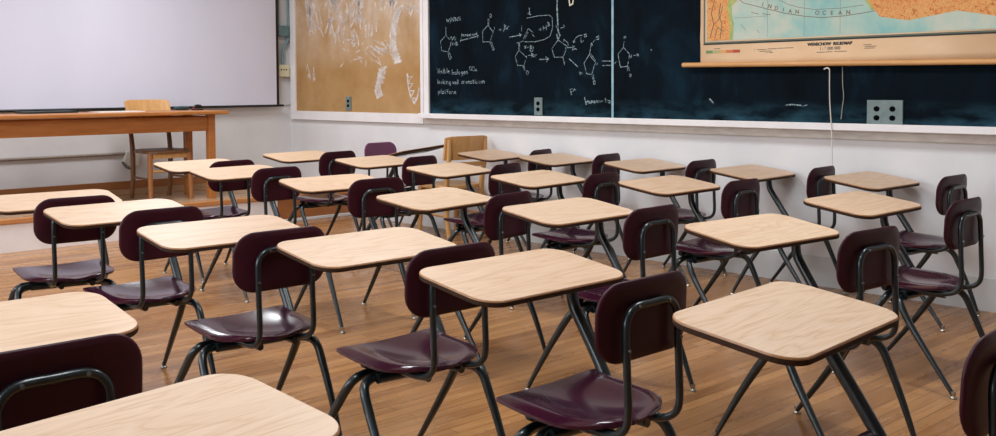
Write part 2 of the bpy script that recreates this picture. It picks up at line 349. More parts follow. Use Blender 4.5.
CHALK = [[0.0055,2.574,1.815,2.573,1.745],[0.0055,2.573,1.745,2.497,1.692,2.516,1.611,2.603,1.598,2.632,1.655],[0.0055,2.573,1.745,2.621,1.706],[0.0055,2.599,1.594,2.611,1.549,2.626,1.532],[0.0055,2.616,1.594,2.643,1.548,2.626,1.529],[0.0055,2.633,1.717,2.645,1.733,2.655,1.705],[0.0055,2.659,1.699,2.685,1.73,2.696,1.7,2.713,1.714],[0.0055,2.633,1.678,2.638,1.655],[0.0055,2.65,1.683,2.662,1.654,2.669,1.679],[0.0055,2.675,1.665,2.692,1.664],[0.0055,2.701,1.684,2.704,1.651,2.726,1.659,2.706,1.668,2.723,1.677,2.701,1.684],[0.0055,2.726,1.652,2.736,1.663],[0.007,2.764,1.69,2.989,1.72],[0.0055,2.764,1.679,2.777,1.711],[0.007,2.972,1.733,2.995,1.722,2.979,1.709],[0.0055,2.778,1.75,2.784,1.719],[0.0055,2.778,1.748,2.798,1.74,2.784,1.734],[0.0055,2.804,1.729,2.818,1.735,2.804,1.74,2.811,1.724],[0.0055,2.828,1.724,2.828,1.739,2.841,1.741],[0.0055,2.848,1.732,2.858,1.74,2.868,1.731,2.854,1.726,2.848,1.732],[0.0055,2.877,1.74,2.894,1.726],[0.0055,2.894,1.741,2.877,1.726],[0.0055,2.904,1.741,2.904,1.727],[0.0055,2.914,1.731,2.924,1.741,2.933,1.728],[0.0055,2.94,1.732,2.953,1.736,2.94,1.741,2.946,1.728],[0.0055,2.959,1.743,2.976,1.733,2.969,1.758],[0.0055,2.582,1.888,2.592,1.859,2.602,1.879,2.612,1.861,2.623,1.889],[0.0055,2.644,1.896,2.633,1.848],[0.0055,2.654,1.861,2.656,1.892,2.678,1.862,2.681,1.897],[0.0055,2.692,1.895,2.695,1.863],[0.0055,2.692,1.895,2.712,1.887,2.695,1.879,2.718,1.871,2.695,1.863],[0.0055,2.769,1.897,2.742,1.894,2.746,1.885,2.766,1.879,2.762,1.869,2.739,1.865],[0.0055,2.729,1.89,2.728,1.864],[0.0055,3.116,1.806,3.048,1.76,3.052,1.668,3.143,1.668,3.17,1.734],[0.007,3.116,1.806,3.175,1.75],[0.0055,3.116,1.806,3.118,1.86],[0.0055,3.127,1.809,3.129,1.859],[0.0055,3.14,1.894,3.153,1.898,3.162,1.882,3.149,1.869,3.137,1.879,3.14,1.894],[0.0055,3.138,1.665,3.166,1.616,3.174,1.594],[0.0055,3.159,1.664,3.19,1.604,3.174,1.59],[0.0055,3.183,1.76,3.18,1.742],[0.0055,3.193,1.786,3.196,1.77],[0.0055,3.249,1.763,3.279,1.763],[0.0055,3.264,1.773,3.265,1.751],[0.0055,3.3,1.754,3.307,1.746],[0.0055,3.316,1.802,3.313,1.758],[0.0055,3.316,1.802,3.334,1.79,3.318,1.781,3.339,1.77,3.313,1.758],[0.0055,3.349,1.782,3.349,1.76],[0.0055,3.349,1.774,3.37,1.788],[0.008,3.374,1.696,3.508,1.709],[0.008,3.488,1.72,3.511,1.709,3.493,1.698],[0.008,3.603,1.922,3.609,1.871],[0.007,3.59,1.88,3.609,1.866,3.627,1.87],[0.0055,3.575,1.841,3.705,1.853,3.823,1.852,3.857,1.832,3.861,1.751,3.834,1.687,3.768,1.661,3.667,1.648,3.555,1.652],[0.0055,3.536,1.679,3.593,1.757,3.649,1.721],[0.0055,3.551,1.675,3.589,1.724],[0.0055,3.63,1.715,3.66,1.688],[0.0055,3.518,1.78,3.514,1.74],[0.0055,3.713,1.742,3.744,1.746],[0.0055,3.728,1.755,3.732,1.731],[0.0055,3.759,1.769,3.763,1.732],[0.0055,3.792,1.775,3.795,1.738],[0.0055,3.763,1.75,3.793,1.757],[0.0055,3.806,1.798,3.81,1.764],[0.0055,3.806,1.798,3.826,1.789,3.81,1.782,3.831,1.773,3.81,1.764],[0.0055,3.479,1.641,3.483,1.587,3.44,1.535,3.468,1.463,3.541,1.459,3.558,1.501],[0.0055,3.49,1.645,3.494,1.594],[0.0055,3.483,1.587,3.573,1.525],[0.0055,3.46,1.646,3.536,1.659],[0.0055,3.541,1.459,3.554,1.425],[0.0055,3.529,1.456,3.544,1.421],[0.0055,3.569,1.411,3.582,1.418,3.595,1.402,3.584,1.385,3.567,1.397,3.569,1.411],[0.0055,3.545,1.619,3.566,1.598],[0.0055,3.551,1.597,3.568,1.621],[0.0055,3.577,1.605,3.596,1.607],[0.0055,3.611,1.623,3.615,1.59],[0.0055,3.611,1.623,3.63,1.613,3.615,1.606,3.633,1.595,3.615,1.59],[0.0055,3.607,1.584,3.626,1.566,3.644,1.579,3.648,1.609],[0.0055,3.592,1.54,3.614,1.542],[0.0055,3.629,1.556,3.629,1.526],[0.0055,3.629,1.556,3.652,1.547,3.633,1.542,3.655,1.531,3.629,1.526],[0.0055,3.666,1.544,3.666,1.528],[0.0055,3.666,1.538,3.685,1.543],[0.0055,3.569,1.536,3.573,1.518],[0.007,3.714,1.505,3.812,1.506],[0.007,3.787,1.525,3.816,1.506,3.794,1.485],[0.013,3.91,1.966,3.91,1.885,3.915,1.81,3.92,1.734,3.926,1.702],[0.01,3.926,1.715,3.94,1.689,3.923,1.659],[0.009,3.906,1.697,3.913,1.662,3.926,1.671],[0.0055,3.899,1.765,3.906,1.75],[0.0055,3.949,1.745,3.971,1.747],[0.0055,3.978,1.766,3.981,1.744],[0.0055,3.978,1.766,3.991,1.756],[0.0055,3.919,1.653,3.853,1.588,3.879,1.519,3.974,1.517,4.004,1.575],[0.0055,3.919,1.653,4.016,1.599],[0.0055,3.97,1.513,3.982,1.479],[0.009,3.984,1.479,3.987,1.459],[0.0055,3.974,1.638,3.982,1.654,4.021,1.63,4.028,1.605],[0.0055,4.016,1.59,4.061,1.589],[0.0055,4.072,1.606,4.071,1.569],[0.0055,4.072,1.606,4.091,1.597,4.075,1.589,4.101,1.578,4.071,1.569],[0.0055,4.105,1.58,4.115,1.57],[0.0055,3.999,1.591,4.004,1.571],[0.0055,4.174,1.68,4.138,1.677,4.1,1.658,4.085,1.63],[0.0055,4.078,1.64,4.085,1.625,4.098,1.635],[0.0055,4.158,1.659,4.161,1.623,4.184,1.637],[0.007,4.19,1.683,4.21,1.687,4.216,1.672,4.2,1.663,4.19,1.683],[0.008,4.038,1.502,4.124,1.441],[0.006,4.144,1.404,4.151,1.379,4.17,1.389,4.151,1.397],[0.0055,4.258,1.591,4.245,1.531,4.19,1.467,4.216,1.385,4.268,1.378,4.297,1.456],[0.0055,4.245,1.527,4.303,1.472],[0.0055,4.258,1.534,4.306,1.487],[0.0055,4.258,1.609,4.268,1.616,4.274,1.601,4.262,1.595,4.258,1.609],[0.0055,4.284,1.625,4.3,1.639],[0.007,4.313,1.658,4.335,1.667,4.338,1.645,4.316,1.641],[0.0055,4.268,1.375,4.281,1.341],[0.0055,4.284,1.378,4.29,1.343],[0.0055,4.284,1.329,4.3,1.331,4.303,1.307,4.287,1.302,4.284,1.329],[0.0055,4.306,1.468,4.313,1.45],[0.0055,4.322,1.464,4.325,1.455],[0.008,4.046,1.267,4.061,1.224],[0.005,4.046,1.265,4.073,1.27],[0.005,4.082,1.251,4.09,1.27,4.105,1.258],[0.005,4.053,1.245,4.069,1.248],[0.009,4.195,1.203,4.212,1.149],[0.008,4.212,1.168,4.231,1.178,4.238,1.153],[0.005,4.242,1.17,4.249,1.177,4.257,1.169,4.249,1.157,4.242,1.17],[0.005,4.26,1.157,4.264,1.18,4.271,1.164,4.279,1.181,4.284,1.162],[0.005,4.29,1.169,4.297,1.18,4.304,1.169,4.297,1.16,4.29,1.169],[0.005,4.31,1.166,4.319,1.183,4.328,1.166],[0.005,4.332,1.168,4.343,1.184,4.354,1.169],[0.005,4.363,1.176,4.379,1.178],[0.005,4.402,1.198,4.408,1.168],[0.005,4.397,1.186,4.418,1.189],[0.005,4.427,1.182,4.449,1.179,4.447,1.162,4.429,1.166],[0.0055,4.576,1.574,4.525,1.525,4.547,1.429,4.612,1.434,4.624,1.471],[0.0055,4.576,1.574,4.632,1.524],[0.0055,4.576,1.574,4.582,1.614],[0.0055,4.585,1.637,4.582,1.65,4.594,1.657,4.597,1.643],[0.0055,4.628,1.489,4.632,1.515,4.649,1.494,4.653,1.518],[0.0055,4.67,1.512,4.688,1.513],[0.0055,4.702,1.524,4.702,1.506],[0.0055,4.702,1.522,4.719,1.518,4.705,1.515,4.719,1.507],[0.0055,4.609,1.431,4.618,1.4],[0.0055,4.623,1.434,4.632,1.402],[0.0055,4.636,1.375,4.649,1.376,4.646,1.356,4.635,1.36,4.636,1.375],[0.0055,4.492,1.455,4.511,1.472],[0.006,4.371,1.478,4.456,1.475],[0.006,4.376,1.444,4.46,1.444],[0.005,2.446,1.456,2.462,1.411,2.479,1.455],[0.005,2.485,1.435,2.485,1.411],[0.005,2.486,1.446,2.486,1.444],[0.005,2.518,1.433,2.499,1.43,2.518,1.418,2.499,1.411],[0.005,2.535,1.435,2.535,1.411],[0.005,2.535,1.446,2.535,1.444],[0.005,2.546,1.455,2.546,1.411,2.567,1.415,2.565,1.433,2.546,1.429],[0.005,2.585,1.455,2.584,1.411],[0.005,2.595,1.423,2.618,1.425,2.606,1.435,2.595,1.422,2.606,1.411,2.618,1.415],[0.005,2.652,1.442,2.652,1.397],[0.005,2.652,1.415,2.666,1.42,2.674,1.413,2.674,1.397],[0.005,2.708,1.42,2.689,1.416,2.691,1.398,2.708,1.402],[0.005,2.708,1.422,2.71,1.397],[0.005,2.725,1.443,2.725,1.398],[0.005,2.747,1.423,2.736,1.412,2.747,1.399,2.759,1.411,2.747,1.423],[0.005,2.791,1.421,2.772,1.417,2.775,1.402,2.791,1.406],[0.005,2.791,1.423,2.79,1.388,2.774,1.386],[0.005,2.802,1.413,2.825,1.414,2.813,1.424,2.802,1.411,2.813,1.4,2.825,1.404],[0.005,2.836,1.425,2.835,1.401],[0.005,2.835,1.418,2.849,1.424,2.857,1.416,2.856,1.401],[0.005,2.902,1.465,2.883,1.461,2.88,1.438,2.901,1.431],[0.005,2.931,1.462,2.912,1.458,2.909,1.435,2.93,1.429],[0.005,2.941,1.464,2.941,1.424],[0.005,2.965,1.442,2.953,1.429,2.974,1.428],[0.005,2.969,1.44,2.969,1.417],[0.005,2.455,1.362,2.455,1.319],[0.005,2.476,1.342,2.465,1.332,2.476,1.319,2.487,1.331,2.476,1.342],[0.005,2.509,1.341,2.498,1.331,2.508,1.318,2.52,1.33,2.509,1.341],[0.005,2.531,1.359,2.53,1.317],[0.005,2.551,1.34,2.53,1.327,2.552,1.317],[0.005,2.568,1.339,2.568,1.316],[0.005,2.568,1.35,2.568,1.347],[0.005,2.578,1.339,2.578,1.315],[0.005,2.578,1.332,2.591,1.338,2.599,1.33,2.599,1.315],[0.005,2.631,1.335,2.613,1.331,2.615,1.316,2.631,1.321],[0.005,2.631,1.337,2.631,1.304,2.615,1.302],[0.005,2.66,1.337,2.666,1.316,2.672,1.331,2.678,1.316,2.684,1.337],[0.005,2.689,1.326,2.709,1.327,2.699,1.336,2.689,1.325,2.699,1.315,2.709,1.319],[0.005,2.724,1.353,2.723,1.314],[0.005,2.738,1.352,2.737,1.314],[0.005,2.793,1.337,2.777,1.334,2.779,1.318,2.793,1.322],[0.005,2.793,1.339,2.796,1.318],[0.005,2.804,1.34,2.804,1.318],[0.005,2.804,1.332,2.818,1.338],[0.005,2.842,1.34,2.832,1.33,2.841,1.319,2.852,1.329,2.842,1.34],[0.005,2.861,1.34,2.861,1.319],[0.005,2.861,1.334,2.87,1.339,2.872,1.319],[0.005,2.873,1.334,2.882,1.339,2.884,1.319],[0.005,2.908,1.338,2.892,1.334,2.894,1.319,2.908,1.323],[0.005,2.908,1.34,2.91,1.319],[0.005,2.927,1.353,2.927,1.319,2.936,1.321],[0.005,2.918,1.34,2.936,1.341],[0.005,2.951,1.34,2.95,1.319],[0.005,2.951,1.35,2.951,1.347],[0.005,2.978,1.337,2.964,1.339,2.959,1.327,2.969,1.319,2.978,1.322],[0.005,3.016,1.337,3.003,1.339,2.998,1.328,3.007,1.32,3.017,1.323],[0.005,3.043,1.339,3.027,1.335,3.03,1.32,3.042,1.324],[0.005,3.043,1.34,3.045,1.32],[0.005,3.052,1.341,3.052,1.321],[0.005,3.052,1.335,3.063,1.34,3.069,1.333,3.069,1.321],[0.005,2.464,1.254,2.464,1.218],[0.005,2.464,1.25,2.483,1.252,2.485,1.237,2.464,1.233],[0.005,2.502,1.273,2.502,1.231],[0.005,2.534,1.252,2.515,1.248,2.518,1.23,2.534,1.235],[0.005,2.534,1.254,2.536,1.23],[0.005,2.556,1.268,2.555,1.23,2.566,1.232],[0.005,2.545,1.253,2.566,1.255],[0.005,2.598,1.27,2.588,1.268,2.587,1.23],[0.005,2.577,1.251,2.598,1.252],[0.005,2.62,1.252,2.609,1.242,2.619,1.229,2.631,1.241,2.62,1.252],[0.005,2.641,1.252,2.641,1.229],[0.005,2.641,1.244,2.657,1.251],[0.005,2.673,1.252,2.673,1.229],[0.005,2.673,1.245,2.683,1.251,2.686,1.229],[0.005,2.686,1.245,2.696,1.251,2.698,1.229],[0.005,2.704,1.23,2.707,1.228]]
CORK = [[0.0142,0.398,2.282,0.399,2.156],[0.0166,0.442,2.08,0.484,1.886],[0.0165,0.485,2.233,0.462,2.115],[0.0162,0.595,2.093,0.638,1.897],[0.0268,0.417,2.153,0.452,1.949],[0.0159,0.351,2.162,0.38,1.996],[0.0216,0.468,2.28,0.524,2.075],[0.0263,0.412,2.084,0.43,1.878],[0.0157,0.476,2.201,0.498,2.045],[0.0228,0.414,2.107,0.377,1.996],[0.0286,0.409,2.176,0.417,2.029],[0.0175,0.384,2.207,0.362,2.03],[0.0271,0.429,2.123,0.421,1.954],[0.0227,0.358,2.295,0.339,2.104],[0.0139,0.397,2.226,0.373,2.069],[0.028,0.528,2.08,0.587,1.89],[0.0186,0.398,1.961,0.481,1.847],[0.0157,0.6,1.897,0.668,1.812],[0.0176,0.493,1.981,0.523,1.86],[0.018,0.397,2.001,0.41,1.889],[0.0159,0.459,1.989,0.543,1.894],[0.0152,0.408,1.998,0.421,1.893],[0.0148,0.403,1.928,0.422,1.804],[0.0205,1.061,2.017,1.025,1.864],[0.0159,0.9,2.141,0.802,2.042],[0.016,1.259,1.989,1.24,1.923],[0.0138,0.902,2.204,0.835,2.063],[0.019,0.786,1.984,0.775,1.826],[0.0208,1.267,2.043,1.292,1.911],[0.0293,0.815,2.21,0.856,2.058],[0.0271,0.952,2.06,0.981,1.935],[0.0293,1.061,2.054,1.071,1.965],[0.0242,1.3,2.218,1.353,2.065],[0.0242,0.782,1.993,0.697,1.841],[0.0258,0.797,2.225,0.798,2.106],[0.0113,1.284,2.175,1.185,2.034],[0.0284,1.256,2.208,1.285,2.073],[0.0175,1.072,1.984,1.003,1.861],[0.0115,1.261,2.006,1.237,1.896],[0.023,0.778,2.09,0.755,1.945],[0.0112,0.841,2.16,0.864,2.044],[0.0185,1.231,1.991,1.145,1.882],[0.0301,1.207,2.152,1.145,2.047],[0.0211,0.817,2.24,0.816,2.092],[0.0285,1.006,1.994,1.032,1.922],[0.0268,0.874,2.177,0.909,2.07],[0.0208,0.854,1.997,0.779,1.921],[0.0111,0.954,2.096,1.0,1.963],[0.0206,0.939,2.096,0.916,1.966],[0.0262,0.805,2.199,0.842,2.098],[0.0172,1.313,2.048,1.321,1.93],[0.0282,1.274,2.099,1.319,2.006],[0.0263,1.205,2.059,1.176,1.984],[0.0138,0.967,2.058,0.887,1.989],[0.0224,1.219,2.192,1.263,2.092],[0.0295,0.961,2.071,0.873,1.973],[0.0115,0.863,2.066,0.813,1.975],[0.027,0.768,1.978,0.801,1.836],[0.0224,1.298,2.192,1.292,2.085],[0.0239,1.286,2.009,1.34,1.932],[0.017,1.142,2.022,1.141,1.882],[0.0249,1.283,2.118,1.278,1.974],[0.0307,0.94,2.195,0.89,2.075],[0.0166,1.267,2.12,1.231,1.985],[0.0247,0.999,2.259,0.927,2.149],[0.0141,1.111,2.142,1.163,2.018],[0.023,0.795,1.969,0.855,1.815],[0.0294,0.942,2.238,0.882,2.157],[0.0169,1.261,2.005,1.187,1.923],[0.0218,1.295,2.191,1.321,2.065],[0.0129,1.301,2.16,1.286,2.083],[0.0307,0.779,2.179,0.695,2.112],[0.024,0.924,1.988,0.936,1.855],[0.0247,1.293,1.972,1.308,1.858],[0.0277,1.17,2.08,1.151,2.002],[0.0161,1.04,2.239,0.965,2.099],[0.0187,0.983,2.05,1.022,1.953],[0.03,1.006,2.253,1.047,2.184],[0.0156,0.85,2.224,0.887,2.08],[0.0273,1.076,2.109,1.092,2.026],[0.0185,1.318,2.023,1.363,1.874],[0.0233,1.236,1.989,1.231,1.916],[0.0229,1.275,2.149,1.277,2.005],[0.0161,0.908,1.845,0.867,1.726],[0.018,1.018,1.806,1.015,1.728],[0.0165,1.252,1.797,1.273,1.694],[0.0097,1.139,1.849,1.171,1.769],[0.0115,1.182,1.851,1.171,1.753],[0.0165,0.977,1.916,0.989,1.792],[0.0088,0.94,1.799,0.957,1.705],[0.0169,1.233,1.832,1.231,1.78],[0.0186,0.907,1.866,0.856,1.787],[0.0155,1.195,1.809,1.161,1.729],[0.0183,0.907,1.874,0.939,1.761],[0.0136,1.015,1.833,1.028,1.725],[0.0118,0.966,1.923,0.989,1.797],[0.0123,1.199,1.862,1.196,1.745],[0.0161,1.548,2.095,1.547,2.018],[0.0142,1.447,1.903,1.432,1.78],[0.0235,1.655,2.115,1.64,2.029],[0.0169,1.559,1.904,1.558,1.822],[0.0225,1.496,1.877,1.483,1.787],[0.0205,1.395,1.888,1.386,1.776],[0.0211,1.633,2.144,1.643,2.058],[0.0136,1.37,1.951,1.357,1.863],[0.0166,1.766,2.149,1.787,2.044],[0.0257,1.899,2.155,1.84,2.018],[0.0218,1.837,2.081,1.761,1.949],[0.0131,1.834,2.094,1.764,2.04],[0.0225,1.797,2.126,1.772,2.05],[0.0144,1.868,2.1,1.792,2.052],[0.0163,1.748,2.126,1.686,2.024],[0.0164,1.774,2.111,1.791,2.052],[0.0237,1.898,2.151,1.82,2.099],[0.0157,1.847,2.084,1.818,2.045],[0.0181,1.845,2.138,1.778,2.064],[0.0231,1.772,2.137,1.705,2.102],[0.0196,1.848,2.135,1.779,2.07],[0.0138,1.88,2.127,1.9,2.031],[0.0114,1.824,2.119,1.805,2.003],[0.0138,1.788,2.101,1.721,2.064],[0.0129,2.06,2.103,2.031,2.018],[0.0213,2.072,2.07,2.065,1.965],[0.015,2.054,2.117,2.047,2.036],[0.0207,2.181,2.126,2.168,2.072],[0.0176,2.124,2.026,2.079,1.938],[0.0214,2.009,2.055,2.035,2.001],[0.0116,2.164,2.074,2.158,2.011],[0.0141,2.099,2.043,2.06,1.969],[0.0156,2.144,2.028,2.171,1.962],[0.0118,1.999,2.095,2.022,1.994],[0.0141,2.092,2.148,2.073,2.046],[0.0211,2.176,2.027,2.196,1.966],[0.0286,1.883,2.022,1.962,2.038,1.867,1.996,1.946,2.013,1.85,1.971,1.929,1.987,1.833,1.945,1.913,1.961,1.816,1.919,1.898,1.935,1.805,1.89,1.888,1.905,1.795,1.861,1.878,1.876,1.784,1.831,1.868,1.847,1.774,1.802,1.86,1.816,1.771,1.768,1.86,1.781,1.771,1.732,1.859,1.745,1.77,1.696,1.859,1.71,1.769,1.66,1.861,1.674,1.781,1.625,1.879,1.639,1.8,1.589,1.898,1.604,1.819,1.554,1.917,1.569,1.838,1.519,1.935,1.534],[0.033,1.598,1.457,1.665,1.47,1.582,1.415,1.65,1.428,1.567,1.373,1.634,1.386,1.552,1.331,1.622,1.346,1.54,1.291,1.609,1.306,1.528,1.251,1.611,1.273,1.544,1.225,1.627,1.247,1.56,1.198,1.644,1.221],[0.0176,1.664,1.476,1.708,1.485,1.652,1.426,1.695,1.435,1.639,1.376,1.683,1.385,1.627,1.326,1.67,1.336],[0.022,2.027,1.413,2.034,1.316,2.071,1.207,2.124,1.142,2.163,1.19,2.202,1.279],[0.011,2.023,1.384,2.097,1.386,2.031,1.322,2.105,1.324,2.043,1.258,2.126,1.257,2.069,1.188,2.151,1.188],[0.0085,1.542,1.521,1.46,1.573],[0.011,1.302,1.658,1.232,1.633],[0.007,1.37,1.636,1.389,1.602],[0.0087,1.254,1.726,1.186,1.686],[0.0108,1.194,1.696,1.223,1.732],[0.0102,1.022,1.542,0.963,1.499],[0.0101,1.246,1.688,1.228,1.646],[0.0098,1.314,1.698,1.35,1.727],[0.0079,1.382,1.628,1.408,1.609],[0.0096,1.563,1.591,1.615,1.526],[0.0087,1.189,1.69,1.164,1.705],[0.011,1.112,1.65,1.081,1.657],[0.0121,1.176,1.56,1.246,1.569],[0.0066,1.093,1.741,1.204,1.785],[0.0081,1.513,1.747,1.552,1.729],[0.0095,1.132,1.537,1.123,1.559],[0.0072,1.432,1.685,1.363,1.641],[0.0115,1.018,1.765,1.128,1.759],[0.0111,1.324,1.531,1.304,1.539],[0.0098,0.981,1.682,1.045,1.661],[0.0072,1.552,1.649,1.606,1.65],[0.0074,1.224,1.71,1.141,1.729],[0.0087,1.264,1.587,1.324,1.528],[0.0073,1.392,1.549,1.381,1.488],[0.0113,1.541,1.547,1.64,1.496],[0.0107,1.25,1.592,1.335,1.57],[0.0185,1.729,1.704,1.843,1.674],[0.0141,1.632,1.659,1.738,1.623],[0.0181,1.714,1.696,1.837,1.649],[0.0172,1.462,1.64,1.547,1.581],[0.0128,1.579,1.652,1.69,1.618],[0.0195,1.51,1.658,1.651,1.599],[0.017,1.679,1.643,1.857,1.572],[0.0187,1.539,1.683,1.698,1.618],[0.0109,1.669,1.659,1.776,1.603],[0.0184,1.639,1.721,1.721,1.651],[0.0105,1.525,1.742,1.692,1.676],[0.0094,1.693,1.637,1.832,1.596],[0.0113,1.443,1.695,1.601,1.635],[0.0089,1.689,1.733,1.831,1.696],[0.013,0.375,1.428,0.36,1.386],[0.0169,0.399,1.464,0.407,1.384],[0.0096,0.397,1.454,0.374,1.399],[0.0122,0.476,1.501,0.493,1.412],[0.0094,0.379,1.518,0.382,1.455],[0.0152,0.473,1.452,0.501,1.365],[0.0169,0.469,1.442,0.467,1.356],[0.0164,0.365,1.535,0.345,1.469]]
bb = empty('blackboard', (0,0,0), 0, 'long dark slate blackboard covered in white chalk chemistry above the desks', 'blackboard')
MB().bbox((BX0, -.012, BZ0), (4.462, 0, BZ1)).obj('writing_panel', M_board, bb)
MB().bbox((4.482, -.012, BZ0), (BX1, 0, BZ1)).obj('writing_panel', M_board, bb)
MB().bbox((4.462, -.0135, BZ0), (4.482, 0, BZ1)).obj('panel_joint', M_board_div, bb)
fr = MB()
fr.bbox((2.275, -.03, 1.03), (BX0, 0, BZ1+.06)).bbox((BX1, -.03, 1.03), (BX1+.07, 0, BZ1+.06)).bbox((BX0, -.03, BZ1), (BX1, 0, BZ1+.06))
fr.obj('frame', M_white, bb, .004)
tray = MB()
tray.bbox((2.275, -.085, 1.032), (BX1+.07, -.004, 1.049)).bbox((2.275, -.097, 1.012), (BX1+.07, -.079, 1.056))
tray.obj('chalk_tray', M_white, bb, .004)
for c in clusters(CHALK, .012):
    hz = max(max(k[2::2]) for k in c) - min(min(k[2::2]) for k in c)
    ribbons(c, -.0132).obj('chalk_formula' if hz > .16 else 'chalk_lettering', M_chalk, bb)
ribbons([[.012, 4.03,1.99, 4.045,1.915, 4.075,1.925, 4.085,1.99]], -.0133).obj('chalk_marking', M_yel, bb)
for c in [[.009, 5.915,1.162, 5.96,1.165, 6.02,1.16],[.006, 6.03,1.156, 6.06,1.163],[.011, 5.33,1.20, 5.36,1.17],[.008,4.83,1.55,4.835,1.545]]:
    ribbons([c], -.0132).obj('chalk_marking', M_chalk, bb)

# bulletin board (left of the blackboard)
def cork_mat():
    m = mat('tan cork', (178,140,94), .85, .2)
    v = coords(m)
    f = noise(m, v, 3.2, 5, .6); g = noise(m, v, 160, 2)
    c = ramp(m, f, [(.3, (166,126,78)), (.72, (186,150,104))])
    c = mix(m, .35, c, ramp(m, g, [(.35, (190,176,160)), (.6, (255,255,255))]), 'MULTIPLY')
    h = noise(m, coords(m, (1.5, 1, 1)), 1.7, 5, .65)
    tc = nd(m, 'ShaderNodeTexCoord'); sp = nd(m, 'ShaderNodeSeparateXYZ'); lk(m, tc.outputs['Object'], sp.inputs[0])
    mr = nd(m, 'ShaderNodeMapRange'); mr.inputs[1].default_value = 1.45; mr.inputs[2].default_value = 2.0
    lk(m, sp.outputs[2], mr.inputs[0])
    haze = mathn(m, 'MULTIPLY', mr.outputs[0], ramp(m, h, [(.34, (0,0,0)), (.66, (215,215,215))]))
    c = mix(m, haze, c, lin((214,200,186)))
    lk(m, c, bsdf(m).inputs['Base Color']); return m
cb = empty('bulletin_board', (0,0,0), 0, 'tan cork bulletin board smeared with white chalk scribbles near the room corner', 'bulletin board')
MB().bbox((.145, -.014, 1.048), (2.232, 0, 2.35)).obj('cork_panel', cork_mat(), cb)
f = MB().bbox((.055, -.032, 1.036), (.145, 0, 2.42)).bbox((2.232, -.032, 1.036), (2.272, 0, 2.42)).bbox((.145, -.032, 2.35), (2.232, 0, 2.42)).bbox((.145, -.032, 1.036), (2.232, 0, 1.048))
f.bbox((.055, -.034, .958), (2.272, 0, 1.036))
f.obj('frame', M_white, cb, .003)
for c in clusters(CORK, .004):
    ribbons(c, -.0152).obj('chalk_smear', M_chalk2, cb)

# outlets
M_plate = noisy('grey metal plate', (112,128,126), (98,114,112), 20, rough=.45)
M_hole = mat('black socket', (8,8,9), .9, .05)
M_cream = mat('cream plastic', (206,200,168), .45)
def outlet(name, x, z, w, h, y, label, double=False, m=None):
    t = empty(name, (x, y, z), 0, label, 'outlet')
    MB().bbox((-w/2, -.012, -h/2), (w/2, 0, h/2)).obj('plate', m or M_plate, t, .003)
    for dx in ((-w*.22, w*.22) if double else (0,)):
        for dz in (-h*.17, h*.17):
            s = MB(); prof = [(.0001, 0)]
            n = 12
            vs = [(dx + .019*math.cos(2*PI*k/n), -.0135, dz + .0165*math.sin(2*PI*k/n)) for k in range(n)]
            vb = [(a, -.011, c) for a, b, c in vs]
            s.add(vs+vb, [tuple(range(n))] + [(k, k+n, (k+1) % n+n, (k+1) % n) for k in range(n)])
            s.obj('socket', M_hole, t)
    return t
outlet('wall_outlet', 1.097, 1.133, .085, .135, -.0142, 'grey double socket outlet set low in the tan bulletin board')
outlet('wall_outlet', 3.711, 1.13, .088, .142, -.0142, 'grey outlet low on the blackboard left of the panel joint')
outlet('wall_outlet', 6.572, 1.118, .22, .158, -.0142, 'wide grey outlet on the blackboard below the right part of the map', True)

# ------------------------------------------------------------------ wall map
def map_mats():
    ocean = mat('map ocean', (186,208,198), .6, .3)
    v = coords(ocean)
    f = noise(ocean, v, 3.2, 5, .55, .5)
    c = ramp(ocean, f, [(.34, (132,182,178)), (.48, (162,192,180)), (.6, (188,196,180)), (.78, (208,196,178))])
    g = noise(ocean, coords(ocean, (1, 1, .25), rot=(0,-.35,0)), 9, 4, .5, .3)
    c = mix(ocean, ramp(ocean, g, [(.56, (0,0,0)), (.72, (130,130,130))]), c, lin((226,206,190)))
    lk(ocean, c, bsdf(ocean).inputs['Base Color'])
    land = mat('map relief land', (205,140,76), .65, .3)
    f = noise(land, coords(land), 34, 6, .7, 2.2)
    lk(land, ramp(land, f, [(.3, (96,70,48)), (.42, (204,122,60)), (.53, (226,164,104)), (.68, (186,160,84))]), bsdf(land).inputs['Base Color'])
    bump(land, f, .3, .004)
    green = mat('map lowland', (160,178,100), .65, .3)
    f = noise(green, coords(green), 30, 5, .6, 1)
    lk(green, ramp(green, f, [(.35, (134,168,92)), (.65, (188,184,112))]), bsdf(green).inputs['Base Color'])
    paper = mat('aged map paper', (226,190,152), .65, .3)
    f = noise(paper, coords(paper, (1, 1, 2)), 2.4, 4)
    lk(paper, ramp(paper, f, [(.3, (218,180,140)), (.7, (232,200,164))]), bsdf(paper).inputs['Base Color'])
    return ocean, land, green, paper
M_oc, M_land, M_green, M_paper = map_mats()
M_ink = mat('map ink', (34,36,34), .7)
M_inkg = mat('faded map ink', (120,104,86), .7)
M_olive = mat('olive border', (92,100,88), .7)
M_rod = wood('map rod wood', (196,142,84), (212,160,104), (2,14,14))
MY = -.05
MX0, MX1, MZT = 5.283, 7.62, 2.6
def sheet(x0, z0, x1, z1, y, t=.0012):
    return MB().bbox((x0, y-t, z0), (x1, y, z1))
def poly(pts, y, t=.0006):
    n = len(pts)
    a = [(x, y-t, z) for x, z in pts]; b = [(x, y, z) for x, z in pts]
    return MB().add(a+b, [tuple(range(n)), tuple(reversed(range(n, 2*n)))] + [(k, k+n, (k+1) % n+n, (k+1) % n) for k in range(n)])
mp = empty('wall_map', (0,0,0), 0, 'unrolled relief wall map of an ocean hanging over the blackboard on a wooden rod', 'map')
